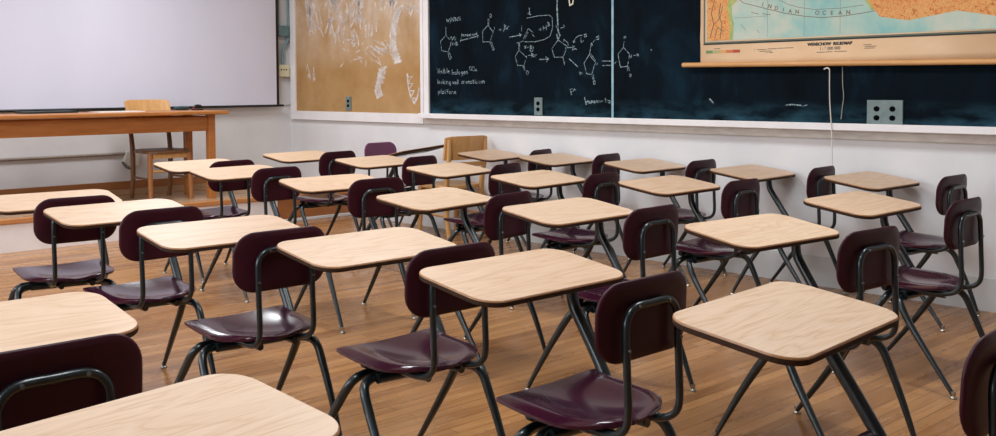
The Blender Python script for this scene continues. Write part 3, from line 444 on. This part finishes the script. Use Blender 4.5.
# sheet with a slight bow
pm = MB(); NX, NZ = 2, 26
vs = []
for j in range(NZ+1):
    z = 1.428 + (MZT-1.428)*j/NZ
    e = -.004*math.exp(-((z-1.62)/.04)**2)
    for i in range(NX+1):
        x = (MX0+e) + (MX1-MX0-2*e)*i/NX
        vs.append((x, MY, z - .006*(i/NX)*(1 if j < 2 else 0)))
pm.add(vs, [(j*(NX+1)+i, j*(NX+1)+i+1, (j+1)*(NX+1)+i+1, (j+1)*(NX+1)+i) for j in range(NZ) for i in range(NX)], 0, True)
o = pm.obj('map_sheet', M_paper, mp); sdm = o.modifiers.new('thick', 'SOLIDIFY'); sdm.thickness = .0015; sdm.offset = 1
yl = MY-.0018
sheet(5.328, 1.59, 7.575, 2.55, yl).obj('ocean', M_oc, mp)
bd = MB()
for a, b, c, d in ((5.308, 1.566, 7.595, 1.582), (5.308, 1.582, 5.319, 2.57), (7.584, 1.582, 7.595, 2.57)):
    bd.bbox((a, yl-.0012, b), (c, yl, d))
bd.bbox((5.308, yl-.0018, 1.564), (7.595, yl-.0002, 1.5725), mat=1)
bd.obj('printed_border', [M_olive, M_ink], mp)
poly([(5.335,1.592),(5.522,1.592),(5.524,1.69),(5.512,1.75),(5.497,1.805),(5.512,1.86),(5.56,1.95),(5.6,2.1),(5.62,2.3),(5.56,2.5),(5.335,2.5)], yl-.0012).obj('land_area', M_land, mp)
poly([(5.514,1.592),(5.54,1.592),(5.546,1.697),(5.53,1.764),(5.53,1.817),(5.574,1.853),(5.64,1.92),(5.72,2.1),(5.66,2.11),(5.59,1.96),(5.51,1.86),(5.494,1.805),(5.509,1.75),(5.52,1.69)], yl-.0019).obj('coast_lowland', M_green, mp)
poly([(6.44,1.86),(6.468,1.80),(6.487,1.775),(6.512,1.738),(6.55,1.69),(6.72,1.66),(7.0,1.7),(7.3,1.64),(7.57,1.72),(7.57,2.3),(7.2,2.1),(6.8,2.0)], yl-.0012).obj('land_area', M_land, mp)
poly([(6.40,1.90),(6.452,1.80),(6.472,1.772),(6.50,1.73),(6.512,1.738),(6.487,1.778),(6.468,1.805),(6.46,1.90)], yl-.0019).obj('coast_lowland', M_green, mp)
ribbons([[.0045,5.56,1.875,5.62,1.83,5.742,1.796,5.924,1.745,6.063,1.719,6.179,1.704,6.33,1.707,6.488,1.722,6.7,1.76],[.003,5.85,1.85,5.945,1.80,6.03,1.775,6.13,1.757,6.3,1.755,6.45,1.765],
  [.004,5.68,1.765,5.735,1.75],[.004,5.76,1.752,5.82,1.742],[.003,5.6,1.69,5.64,1.65],[.003,5.72,1.65,5.74,1.63],[.003,6.0,1.86,6.1,1.86],[.002,5.55,1.735,5.8,1.735],
  [.002,6.06,1.6,6.06,1.85],[.002,6.3,1.6,6.3,1.85],[.002,5.8,1.6,5.8,1.85]], yl-.0014).obj('map_lines', M_inkg, mp)
ribbons([[.006,5.36,1.61,5.39,1.7,5.37,1.78,5.40,1.87],[.005,5.39,1.7,5.44,1.74,5.46,1.82],[.005,5.40,1.61,5.42,1.68,5.47,1.65],[.006,5.44,1.60,5.455,1.70,5.43,1.76,5.445,1.84]], yl-.002).obj('map_lines', mat('map river ink', (96,84,72), .7), mp)
def text(s, x, z, size, rot, y, m, parent, ext=.0003, bold=0, name='lettering'):
    c = bpy.data.curves.new('txt', 'FONT'); c.body = s; c.size = size; c.align_x = 'CENTER'; c.align_y = 'CENTER'; c.extrude = ext; c.offset = bold
    o = bpy.data.objects.new('tmp', c); COL.objects.link(o)
    o.matrix_world = Matrix.Translation((x, y, z)) @ Matrix.Rotation(-rot, 4, 'Y') @ Matrix.Rotation(PI/2, 4, 'X')
    dg = bpy.context.evaluated_depsgraph_get()
    me = bpy.data.meshes.new_from_object(o.evaluated_get(dg)); me.transform(o.matrix_world)
    bpy.data.objects.remove(o)
    me.materials.clear(); me.materials.append(m); return me
def merge_text(items, m, parent, name='lettering'):
    mb = MB()
    for it in items:
        me = text(*it, m, parent, bold=.0009)
        mb.add([v.co[:] for v in me.vertices], [list(p.vertices) for p in me.polygons])
    return mb.obj(name, m, parent)
LET = [(5.764,1.811),(5.816,1.795),(5.863,1.78),(5.913,1.767),(5.962,1.755),(6.011,1.749),(6.148,1.735),(6.195,1.732),(6.245,1.729),(6.30,1.726),(6.352,1.726)]
merge_text([(ch, x, z, .036, -.25+.24*min(1, i/7), yl-.0018) for i, ((x, z), ch) in enumerate(zip(LET, 'INDIANOCEAN'))], M_inkg, mp)
merge_text([('WENSCHOW  RELIEFMAP', 6.23, 1.541, .0258, 0, yl)], M_ink, mp)
merge_text([('WENSCHOW  RELIEFMAP', 6.2322, 1.5412, .0258, 0, yl-.0001)], M_ink, mp)
merge_text([('1 : 6 000 000', 6.233, 1.513, .026, 0, yl)], M_inkg, mp)
leg = MB()
for k, m_ in enumerate(range(5)):
    leg.bbox((5.327+.0535*k, yl-.0006, 1.506), (5.327+.0535*(k+1), yl, 1.526), mat=k)
leg.obj('colour_key', [mat('key green', (104,136,84), .7), mat('key sage', (168,166,112), .7), mat('key sand', (206,158,100), .7), mat('key orange', (196,112,64), .7), mat('key red', (172,72,52), .7)], mp)
mk = MB()
for (x0, x1, z) in ((5.70,5.705,1.523),(5.70,5.704,1.512),(5.72,5.79,1.518),(5.80,5.87,1.521),(5.875,5.985,1.523),(5.74,5.83,1.507),(5.79,5.80,1.497),(5.81,5.84,1.498),(5.39,5.44,1.534),(6.145,6.2,1.489),(6.205,6.25,1.490),(6.26,6.345,1.491),(6.45,6.5,1.525),(6.46,6.53,1.515),(6.455,6.52,1.505)):
    mk.bbox((x0, yl-.0004, z), (x1, yl, z+.0045))
mk.obj('fine_print', M_inkg, mp)
MB().tube([(5.14, MY-.004, 1.432), (7.8, MY-.004, 1.405)], .0165, 14, 1).obj('rod', M_rod, mp)
MB().tube([(5.14, MY-.004, 2.62), (7.8, MY-.004, 2.62)], .02, 14, 1).obj('rod', M_rod, mp)
M_cord = mat('white cord', (216,206,196), .8)
t = empty('pull_cord', (0,0,0), 0, 'long white pull cord with hook hanging below the map past the tray', 'cord')
MB().tube([(6.262, -.105, 1.386), (6.264, -.104, 1.2), (6.278, -.103, 1.0), (6.288, -.103, .70)], .0032, 8, 3).obj('cord', M_cord, t)
MB().tube([(6.262, -.104, 1.38), (6.254, -.106, 1.391), (6.240, -.106, 1.392), (6.226, -.106, 1.384)], .0042, 8, 4).obj('hook', M_cord, t)
o = MB().tube([(6.300, -.018, 1.40), (6.302, -.018, 1.30), (6.309, -.018, 1.215), (6.30, -.018, 1.14), (6.294, -.018, 1.078)], .0028, 8, 4).obj('string', mat('grey string', (150,150,140), .8))
tag(o, 'short grey kinked string hanging on the blackboard right of the white pull cord', 'string')

# ------------------------------------------------------------------ front wall furniture
def screen_mat():
    m = mat('projection fabric', (222,220,230), .7, .2)
    lk(m, ramp(m, noise(m, coords(m, (1, .6, .25)), 1.6, 3), [(.3, (214,213,226)), (.7, (206,205,219))]), bsdf(m).inputs['Base Color']); return m
M_blk = mat('black trim', (16,18,20), .4)
ps = empty('projector_screen', (0,0,0), 0, 'large pale projector screen with black edges pulled down at the front', 'screen')
SX = .09
MB().bbox((SX-.002, -4.1, 1.115), (SX, -.222, 2.95)).obj('fabric', screen_mat(), ps)
e = MB().bbox((SX-.003, -.222, 1.115), (SX+.001, -.193, 2.95)).bbox((SX-.003, -4.13, 1.115), (SX+.001, -4.1, 2.95))
e.obj('black_edge', M_blk, ps)
MB().tube([(SX, -4.17, 1.105), (SX, -.142, 1.105)], .012, 10, 1).obj('bottom_bar', M_blk, ps)
MB().bbox((.05, -4.2, 2.95), (.16, -.13, 3.08)).obj('roller_case', M_white, ps, .01)
for y in (-.4, -2.2, -4.0):
    MB().bbox((.0015, y-.03, 2.97), (.05, y+.03, 3.06)).obj('bracket', M_blk, ps)
M_pipe = noisy('blue grey conduit paint', (104,132,138), (122,150,154), 12, rough=.45)
t = empty('conduit', (0,0,0), 0, 'blue grey conduit running from the ceiling into a box beside the screen', 'conduit')
MB().tube([(.03, -.155, HC), (.03, -.155, 1.94)], .014, 10, 1).obj('pipe', M_pipe, t)
MB().bbox((.002, -.178, 1.835), (.07, -.05, 1.945)).obj('junction_box', noisy('teal grey box paint', (84,112,116), (98,126,130), 10, rough=.5), t, .005)
t = empty('conduit', (0,0,0), 0, 'blue grey conduit bending down into the cream outlet box in the corner', 'conduit')
MB().tube([(.03, -.03, HC), (.03, -.03, 2.0), (.03, -.033, 1.83), (.03, -.055, 1.77), (.03, -.09, 1.72), (.03, -.104, 1.66), (.03, -.106, 1.53)], .015, 10, 4).obj('pipe', M_pipe, t)
t = empty('outlet_box', (0,0,0), 0, 'cream outlet box at the end of the bent conduit by the corner', 'outlet')
MB().bbox((.002, -.176, 1.407), (.06, -.04, 1.535)).obj('box', M_cream, t, .006)
for y in (-.142, -.112, -.082):
    MB().bbox((.0595, y-.006, 1.475), (.0615, y+.006, 1.49)).obj('socket', M_hole, t)
rl = MB().bbox((0, -.22, 1.108), (.014, 0, 1.122))
struct('trim_7', rl, M_wallb)
struct('trim_8', MB().bbox((0, -.22, 1.752), (.008, 0, 1.76)), M_wallb)
t = empty('surface_conduit', (0,0,0), 0, 'horizontal brown grey conduit low on the front wall behind the long table', 'conduit')
MB().tube([(.018, -4.6, .674), (.018, -1.83, .676)], .0135, 8, 1).obj('pipe', noisy('brown grey conduit', (150,134,120), (132,118,106), 12, rough=.5), t)
t = empty('plug_box', (0,0,0), 0, 'small tilted off white plug box at the end of the low conduit', 'plug box')
pb = MB(); vs = []
for x in (.004, .05):
    for (y, z) in ((-1.83, .70), (-1.70, .70), (-1.71, .56), (-1.78, .535), (-1.86, .60)):
        vs.append((x, y, z))
pb.add(vs, [(4,3,2,1,0), (5,6,7,8,9)] + [(k, (k+1) % 5, (k+1) % 5+5, k+5) for k in range(5)])
pb.obj('box', mat('off white plastic', (212,210,200), .5), t, .006)
MB().tube([(.03, -1.87, .60), (.04, -1.83, .545), (.045, -1.77, .53)], .011, 8, 4).obj('cord', mat('grey cord', (96,98,96), .6), t)

# long teacher's table on the platform
tt = empty('long_table', (.52, -2.6, PH), 0, 'long varnished wooden table on the platform in front of the projector screen', 'table')
TZ = 1.083-PH
def bx(name, lo, hi, m, p, bevel=.003): return MB().bbox(lo, hi).obj(name, m, p, bevel)
bx('tabletop', (-.30, -1.4, TZ-.032), (.34, 1.40, TZ), M_tablewood, tt, .006)
for sx in (-.22, .235):
    for sy in (-1.25, 1.265):
        bx('leg', (sx-.033, sy-.033, 0), (sx+.033, sy+.033, TZ-.0325), M_tablewood, tt, .004)
bx('apron', (.235-.012, -1.216, TZ-.185), (.235+.014, 1.231, TZ-.05), M_tablewood, tt)
bx('apron', (-.22-.012, -1.216, TZ-.185), (-.22+.014, 1.231, TZ-.05), M_tablewood, tt)
for sy in (-1.25, 1.265):
    bx('apron', (-.186, sy-.012, TZ-.185), (.201, sy+.012, TZ-.05), M_tablewood, tt)
# things on it
TT = 1.0832
t = empty('folder', (.32, -2.55, TT), .1, 'flat dark green folder lying on the long table left of the chair back', 'folder')
MB().bbox((-.11, -.34, 0), (.11, .12, .018)).obj('cover', mat('dark green cover', (20,34,32), .5), t, .004)
t = empty('paper_stack', (.46, -2.1, TT), 0, 'white papers lying on the long table in front of the folder', 'papers')
MB().bbox((-.12, -.20, 0), (.12, .22, .006)).obj('sheets', mat('white paper', (226,222,218), .7), t)
t = empty('pencil_case', (.36, -1.42, TT), .1, 'dark teal pencil case lying right of the chair back on the long table', 'pencil case')
MB().tube([(0, -.085, .016), (0, -.06, .02), (0, 0, .021), (0, .05, .018), (0, .075, .012)], [.01, .018, .02, .017, .008], 12, 3).obj('pouch', mat('dark teal cloth', (34,62,62), .7), t)
t = empty('stapler', (.38, -1.27, TT), .1, 'small black stapler standing beside the pencil case on the long table', 'stapler')
MB().bbox((-.02, -.055, 0), (.02, .055, .012)).obj('base', M_blk, t, .004)
MB().tube([(0, -.05, .02), (0, -.01, .04), (0, .035, .034), (0, .055, .02)], [.012, .016, .014, .008], 10, 4).obj('arm', M_blk, t)
MB().bbox((-.012, -.055, .0125), (.012, -.03, .022)).obj('hinge', mat('dull red plastic', (150,60,60), .5), t)

# wooden chairs (front towards +x of the local frame)
def wood_chair(loc, rz, label, m1, m2, m3, seat_z=.46, top_z=.905, lean=.075):
    t = empty('wooden_chair', loc, rz, label, 'chair', None)
    W, D = .215, .21
    # seat
    sm = MB(); n = 24; top = []; bot = []
    out = []
    for a in range(n):
        an = 2*PI*a/n; ca, sa = math.cos(an), math.sin(an)
        k = (abs(ca)**5 + abs(sa)**5)**(-1/5)
        out.append((ca*k*D, sa*k*(W+(.012 if ca > 0 else -.008))))
    rings = [(1, seat_z-.03), (1, seat_z-.004), (.97, seat_z), (.7, seat_z-.012), (.35, seat_z-.016), (.02, seat_z-.012)]
    vs = [(x*s, y*s, z) for s, z in rings for x, y in out]
    sm.add(vs, [(i*n+k, i*n+(k+1) % n, (i+1)*n+(k+1) % n, (i+1)*n+k) for i in range(len(rings)-1) for k in range(n)], 0, True)
    sm.add(vs[:n], [tuple(reversed(range(n)))]); sm.add(vs[-n:], [tuple(range(n))])
    sm.obj('seat', m2, t)
    for sy in (-1, 1):
        MB().tube([(D-.03, sy*(W-.025), seat_z-.03), (D-.015, sy*(W-.018), 0)], [.026, .021], 8, 1).obj('leg', m3, t)
        st = MB().tube([(-D-.03, sy*(W-.03), 0), (-D+.012, sy*(W-.03), .2), (-D+.012, sy*(W-.03), seat_z), (-D-.03, sy*(W-.028), .68), (-D-.01-lean, sy*(W-.025), top_z-.015)], [.021, .024, .024, .021, .017], 8, 4)
        st.obj('rear_post', m2, t)
        MB().tube([(D-.022, sy*(W-.021), .2), (-D+.012, sy*(W-.03), .2)], .011, 8, 1).obj('stretcher', m2, t)
    MB().tube([(D-.02, -(W-.02), .27), (D-.02, W-.02, .27)], .012, 8, 1).obj('stretcher', m1, t)
    MB().bbox((D-.045, -(W-.05), seat_z-.075), (D-.02, W-.05, seat_z-.03)).obj('seat_rail', m1, t)
    # crest panel: curved board
    cm = MB(); nx, nz = 10, 5; fv = []; bv = []
    z0, z1 = top_z-.19, top_z
    for j in range(nz+1):
        for i in range(nx+1):
            u = -1 + 2*i/nx; v = j/nz
            y = u*(W+.004)
            z = z0 + (z1-z0)*v + (.012*(1-u**8) if j == nz else 0)
            x = -D-.035 - lean*((z-.68)/(top_z-.68)) + .035*u*u + .008
            fv.append((x+.011, y, z)); bv.append((x-.011, y, z))
    N = (nx+1)*(nz+1)
    q = lambda i, j: j*(nx+1)+i
    fs = []
    for j in range(nz):
        for i in range(nx):
            fs.append((q(i,j), q(i+1,j), q(i+1,j+1), q(i,j+1))); fs.append((N+q(i,j), N+q(i,j+1), N+q(i+1,j+1), N+q(i+1,j)))
    for i in range(nx):
        fs.append((q(i,0), N+q(i,0), N+q(i+1,0), q(i+1,0))); fs.append((q(i,nz), q(i+1,nz), N+q(i+1,nz), N+q(i,nz)))
    for j in range(nz):
        fs.append((q(0,j), q(0,j+1), N+q(0,j+1), N+q(0,j))); fs.append((q(nx,j), N+q(nx,j), N+q(nx,j+1), q(nx,j+1)))
    cm.add(fv+bv, fs, 0, False)
    cm.obj('crest_rail', m1, t, .004)
    MB().bbox((-D-.03, -(W-.045), .615), (-D-.008, W-.045, .655)).obj('back_slat', m2, t, .003)
    for sy in (-1, 1):
        for z in (top_z-.06, top_z-.14):
            xx = -D-.035 - lean*((z-.68)/(top_z-.68)) + .035
            MB().tube([(xx-.012, sy*(W-.025), z), (xx-.018, sy*(W-.025), z)], .006, 8, 1).obj('screw', M_bolt, t)
    return t
wood_chair((.45, -1.68, PH), .0, 'brown wooden chair behind the long table on the platform', M_chairwood, M_chairdark, M_legwood)
wood_chair((2.75, -.125, 0), 3.05, 'light wooden chair among the desks against the wall under the blackboard', M_chairwood, M_chairwood, M_chairwood, top_z=.865, lean=.03)

# ------------------------------------------------------------------ student desk with attached chair
TILT = .147
def rrect(w, d, r, n=8):
    pts = []
    for cx, cy, a0 in ((d/2-r, w/2-r, 0), (-d/2+r, w/2-r, 90), (-d/2+r, -w/2+r, 180), (d/2-r, -w/2+r, 270)):
        for k in range(n+1):
            a = math.radians(a0+90*k/n); pts.append((cx+r*math.cos(a), cy+r*math.sin(a)))
    return pts
TD, TW, TR = .333, .609, .073
def make_desk():
    root = empty('student_desk')
    # tabletop (slopes down towards the sitter)
    mb = MB(); base = rrect(TW, TD, TR); n = len(base)
    prof = [(-.010, -.020, 2), (-.003, -.0188, 2), (0, -.016, 2), (0, -.005, 1), (-.001, -.0018, 1), (-.0032, 0, 0)]
    rings = []
    for off, z, m in prof:
        pts = rrect(TW+2*off, TD+2*off, TR+off)
        rings.append([(x, y, .74 + x*TILT + z) for x, y in pts])
    vs = [p for r in rings for p in r]
    for i in range(len(rings)-1):
        mb.add(rings[i]+rings[i+1], [(k, (k+1) % n, (k+1) % n+n, k+n) for k in range(n)], (2, 2, 2, 1, 1)[i], False)
    mb.add(rings[-1], [tuple(range(n))], 0); mb.add(rings[0], [tuple(reversed(range(n)))], 3)
    mb.obj('tabletop', [M_top, M_lip, M_edge, M_under], root)
    # bracket below the top and the thick post to the sitter's right
    zb = lambda x: .74 + x*TILT - .0205
    br = MB()
    for (x0, x1, y0, y1, h) in ((-.10, .09, -.265, -.155, .008), (-.07, .07, -.155, .12, .006)):
        v = []
        for z in (-h, 0):
            for a, b in ((x0, y0), (x1, y0), (x1, y1), (x0, y1)):
                v.append((a, b, zb(a)+z))
        br.add(v, [(3,2,1,0),(4,5,6,7),(0,1,5,4),(1,2,6,5),(2,3,7,6),(3,0,4,7)])
    br.obj('mounting_bracket', M_tube, root)
    MB().tube([(.0, -.208, .712), (-.003, -.208, .645), (-.010, -.208, .612), (-.03, -.207, .58), (-.066, -.205, .53), (-.10, -.202, .483), (-.132, -.199, .438), (-.158, -.194, .402), (-.19, -.18, .374), (-.25, -.15, .364), (-.31, -.11, .363)],
              [.0185]*11, 14, 4).obj('support_post', M_tube, root)
    # seat
    sb = MB(); NS, NT = 16, 14
    def seat_pt(s, t):          # s 0 front .. 1 rear ; t -1 right .. 1 left
        x = -.108 - .345*s
        w = .206
        if s > .5: w *= math.sqrt(max(0, 1-((s-.5)/.503)**2.5))
        x -= .008*(t*t)*(1-s)            # front edge bows forward in the middle
        y = .022 + t*w
        z = .441 - .020*s                # the seat falls slightly to the rear
        e = math.sin(PI*min(1, max(0, .02+s*.97)))
        a = abs(t)
        z -= .022*max(0, 1-(a/.78)**2)*e**.8           # dished
        z -= .011*max(0, (a-.78)/.22)**2*e**.5         # rolled side edges
        z -= .008*max(0, (s-.9)/.1)**2
        z -= .007*(1-t*t)*(1-s)**5
        return (x, y, z)
    tv = [seat_pt(i/NS, -1+2*j/NT) for i in range(NS+1) for j in range(NT+1)]
    bv = [(x, y, z-.010) for x, y, z in tv]
    N = len(tv); q = lambda i, j: i*(NT+1)+j
    fs = []
    for i in range(NS):
        for j in range(NT):
            fs.append((q(i,j), q(i,j+1), q(i+1,j+1), q(i+1,j))); fs.append((N+q(i,j), N+q(i+1,j), N+q(i+1,j+1), N+q(i,j+1)))
    for j in range(NT):
        fs.append((q(0,j), N+q(0,j), N+q(0,j+1), q(0,j+1))); fs.append((q(NS,j), q(NS,j+1), N+q(NS,j+1), N+q(NS,j)))
    for i in range(NS):
        fs.append((q(i,0), q(i+1,0), N+q(i+1,0), N+q(i,0))); fs.append((q(i,NT), N+q(i,NT), N+q(i+1,NT), q(i+1,NT)))
    sb.add(tv+bv, fs, 0, True)
    so = sb.obj('seat', M_seat, root)
    es = so.modifiers.new('crisp', 'EDGE_SPLIT'); es.split_angle = math.radians(50)
    # backrest: curved shell
    bb_ = MB(); ol = rrect(.374, .210, .076, 8); n = len(ol)
    def bp(z, y, d):
        x = -.472 - .010*(z/.208+.5) + .014*(y/.19)**2 + d - .006*(z/.1)**2
        return (x, .03+y, .691+z)
    R = [1, .97, .8, .6, .4, .2, .02]
    fr_ = [[bp(z*s, y*s, .0065 if s < 1 else .003) for z, y in ol] for s in R]
    bk_ = [[bp(z*s, y*s, -.0065 if s < 1 else -.003) for z, y in ol] for s in R]
    for A, flip in ((fr_, 0), (bk_, 1)):
        for i in range(len(R)-1):
            f = [(k, k+n, (k+1) % n+n, (k+1) % n) for k in range(n)]
            bb_.add(A[i]+A[i+1], [tuple(reversed(p)) for p in f] if not flip else f, 0, True)
        bb_.add(A[-1], [tuple(range(n)) if not flip else tuple(reversed(range(n)))], 0, True)
    bb_.add(fr_[0]+bk_[0], [(k, (k+1) % n, (k+1) % n+n, k+n) for k in range(n)], 0, True)
    bo = bb_.obj('backrest', M_back, root)
    bm = bmesh.new(); bm.from_mesh(bo.data); bmesh.ops.remove_doubles(bm, verts=bm.verts, dist=.0003); bmesh.ops.recalc_face_normals(bm, faces=bm.faces); bm.to_mesh(bo.data); bm.free()
    # bent tube frame of the back
    c0, h = .033, .108
    arm = lambda s: [(-.30, c0+s*.085, .384), (-.38, c0+s*.095, .386), (-.45, c0+s*.103, .394), (-.49, c0+s*h, .414), (-.506, c0+s*h, .455), (-.503, c0+s*h, .56), (-.499, c0+s*h, .665), (-.498, c0+s*(h-.008), .705), (-.498, c0+s*(h-.04), .729)]
    L_ = arm(1); R_ = arm(-1)
    MB().tube(L_ + [(-.498, c0, .731)] + list(reversed(R_)), .0105, 10, 4).obj('back_frame', M_tube, root)
    for s in (1, -1):
        for p, d in (((-.501, c0+s*h, .625), 0), ((-.498, c0+s*(h-.045), .73), 0)):
            MB().tube([(p[0]-.006, p[1], p[2]), (p[0]-.0135, p[1], p[2])], .0045, 8, 1).obj('bolt', M_bolt, root)
    # under seat frame and end caps
    uf = MB().tube([(-.315, -.135, .366), (-.285, .19, .366)], .0165, 12, 1)
    uf.tube([(-.185, -.10, .392), (-.185, .145, .392)], .012, 10, 1).tube([(-.17, .09, .376), (-.42, .09, .376)], .013, 10, 1).tube([(-.17, -.05, .376), (-.42, -.05, .376)], .013, 10, 1)
    uf.box((-.29, .02, .382), (.2, .2, .010))
    uf.obj('seat_support', M_tube, root)
    for y, d in ((.146, 1), (-.101, -1)):
        MB().tube([(-.185, y, .392), (-.185, y+.016*d, .392), (-.185, y+.028*d, .392)], [.0185, .0195, .013], 12, 1).obj('end_cap', M_rubber, root)
    # legs
    legs = [
        [(-.21, .10, .364), (-.205, .165, .364), (-.218, .222, .362), (-.205, .246, .335), (-.165, .256, .275), (-.105, .276, .17), (-.03, .312, .012)],
        [(-.25, .12, .364), (-.262, .19, .364), (-.283, .236, .356), (-.302, .252, .33), (-.335, .259, .275), (-.41, .278, .18), (-.55, .315, .012)],
        [(-.30, -.09, .364), (-.296, -.125, .362), (-.285, -.145, .352), (-.255, -.15, .30), (-.155, -.157, .16), (-.04, -.17, .012)],
        [(-.32, -.09, .364), (-.345, -.125, .364), (-.378, -.148, .358), (-.405, -.156, .335), (-.43, -.157, .29), (-.49, -.16, .15), (-.54, -.163, .012)],
    ]
    for pts in legs:
        k = len(pts)
        rad = [.0152]*(k-2) + [.0128, .0088]
        l = MB().tube(pts, rad, 12, 5).obj('leg', M_tube, root)
        x, y, z = pts[-1]
        MB().lathe((x, y, 0), [(.0135, 0), (.0155, .003), (.014, .007), (.0085, .010), (.0085, .016), (.0100, .018), (.0100, .03)], 12).obj('glide', M_metal, l)
    return root

def P(x, y, th, cat='desk'): return (x, y, th)
ROW = {1: 'first row along the blackboard wall', 2: 'second row from the blackboard', 3: 'third row from the blackboard', 4: 'fourth row from the blackboard', 5: 'fifth row from the blackboard'}
DESKS = [
 # x, y, heading, label
 (3.37, -.213, 3.399, 'student desk against the blackboard wall, just right of the light wooden chair'),
 (4.085, -.208, 3.277, 'student desk against the blackboard wall, second right of the light wooden chair'),
 (4.94, -.215, 3.202, 'student desk against the blackboard wall, third right of the light wooden chair'),
 (5.80, -.208, 3.218, 'student desk against the blackboard wall, fourth right of the light wooden chair'),
 (6.60, -.225, 3.140, 'student desk against the blackboard wall, farthest right, beyond the white pull cord'),
 (2.349, -1.362, 3.251, 'student desk nearest the room corner, first in the second row from the blackboard'),
 (3.260, -1.301, 3.299, 'second student desk from the screen in the second row from the blackboard'),
 (4.228, -1.411, 3.365, 'third student desk from the screen in the second row from the blackboard'),
 (5.126, -1.476, 3.274, 'fourth student desk from the screen in the second row from the blackboard'),
 (5.925, -1.247, 3.183, 'fifth student desk from the screen in the second row from the blackboard'),
 (7.114, -1.352, 3.152, 'last student desk, farthest from the screen, in the second row from the blackboard'),
 (2.626, -2.404, 3.201, 'first student desk, nearest the long table, in the third row from the blackboard'),
 (3.384, -2.511, 3.200, 'second student desk from the long table in the third row from the blackboard'),
 (4.453, -2.492, 3.112, 'third student desk from the long table in the third row from the blackboard'),
 (5.528, -2.618, 3.305, 'fourth student desk from the long table in the third row from the blackboard'),
 (6.332, -2.523, 3.177, 'fifth student desk from the long table in the third row from the blackboard'),
 (7.266, -2.453, 3.054, 'last student desk, farthest from the long table, in the third row from the blackboard'),
 (4.215, -4.010, 3.060, 'first student desk, nearest the screen, in the fourth row from the blackboard'),
 (4.922, -3.970, 3.158, 'second student desk from the screen in the fourth row from the blackboard'),
 (5.820, -3.943, 3.133, 'third student desk from the screen in the fourth row from the blackboard'),
 (6.525, -3.765, 3.150, 'fourth student desk from the screen in the fourth row from the blackboard'),
 (7.267, -3.747, 3.146, 'fifth student desk from the screen, in the middle foreground, fully visible maroon seat'),
 (8.108, -3.690, 3.215, 'large near student desk at the lower right with curved grain on its top'),
 (6.893, -5.121, 3.132, 'near student desk at the left with a large maroon backrest behind its top'),
 (7.881, -5.202, 3.300, 'nearest student desk, its tabletop filling the bottom left corner'),
]
proto = make_desk()
for i, (x, y, th, lab) in enumerate(DESKS):
    d = proto if i == 0 else copy_tree(proto)
    d.location = (x, y, 0); d.rotation_euler = (0, 0, th)
    tag(d, lab, 'desk', 'student desks with attached maroon chairs')
# the desk by the wall that was turned round to face the room
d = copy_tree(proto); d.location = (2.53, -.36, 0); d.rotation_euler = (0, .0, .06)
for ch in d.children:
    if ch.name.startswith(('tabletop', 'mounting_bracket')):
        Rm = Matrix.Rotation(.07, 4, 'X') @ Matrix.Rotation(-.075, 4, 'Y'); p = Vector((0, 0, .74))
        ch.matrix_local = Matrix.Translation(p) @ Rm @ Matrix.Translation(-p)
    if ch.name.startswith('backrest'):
        ch.data = ch.data.copy(); ch.data.materials[0] = mat('sheen purple shell', (112,62,96), .45, .4); ch['label'] = 'faded purple backrest'  # lighter purple puts the front-lit sheen into the base colour
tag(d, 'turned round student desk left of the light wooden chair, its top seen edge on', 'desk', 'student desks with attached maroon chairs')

# the two boarded walls stand a little farther out than the drawing unit used above
K = 1.0205
MW = Matrix.Translation(Vector((9.385, -5.866, 1.2908))*(1-K)) @ Matrix.Scale(K, 4)
for o in list(COL.objects):
    if o.parent is None and o.name.split('.')[0] in ('wall_front', 'wall_right', 'baseboard_front', 'baseboard_right', 'trim_6', 'trim_7', 'trim_8', 'trim_5', 'blackboard', 'bulletin_board',
            'wall_outlet', 'wall_map', 'pull_cord', 'string', 'projector_screen', 'conduit', 'outlet_box', 'surface_conduit', 'plug_box'):
        o.matrix_world = MW @ Matrix.Translation(o.location)

# ------------------------------------------------------------------ camera, world, view
cam = bpy.data.cameras.new('camera'); cam.sensor_width = 36; cam.lens = 36.735; cam.sensor_fit = 'HORIZONTAL'
cam.shift_x = .01506; cam.shift_y = -.0853; cam.clip_start = .05
co = link(bpy.data.objects.new('camera', cam))
co.matrix_world = Matrix.Translation((9.385, -5.866, 1.2908)) @ Matrix.Rotation(.8252, 4, 'Z') @ Matrix.Rotation(PI/2-.0456, 4, 'X') @ Matrix.Rotation(-.0059, 4, 'Z')
scene.camera = co
w = bpy.data.worlds.new('sky'); scene.world = w; w.use_nodes = True
w.node_tree.nodes['Background'].inputs[0].default_value = (.75, .85, 1, 1)
w.node_tree.nodes['Background'].inputs[1].default_value = 1.0
vs_ = scene.view_settings
vs_.view_transform = 'Standard'; vs_.look = 'None'; vs_.exposure = 0.40; vs_.gamma = 1; vs_.use_curve_mapping = False
scene.cycles.use_denoising = True
scene.cycles.max_bounces = 8; scene.cycles.diffuse_bounces = 5; scene.cycles.transparent_max_bounces = 12
scene.cycles.caustics_reflective = False; scene.cycles.caustics_refractive = False
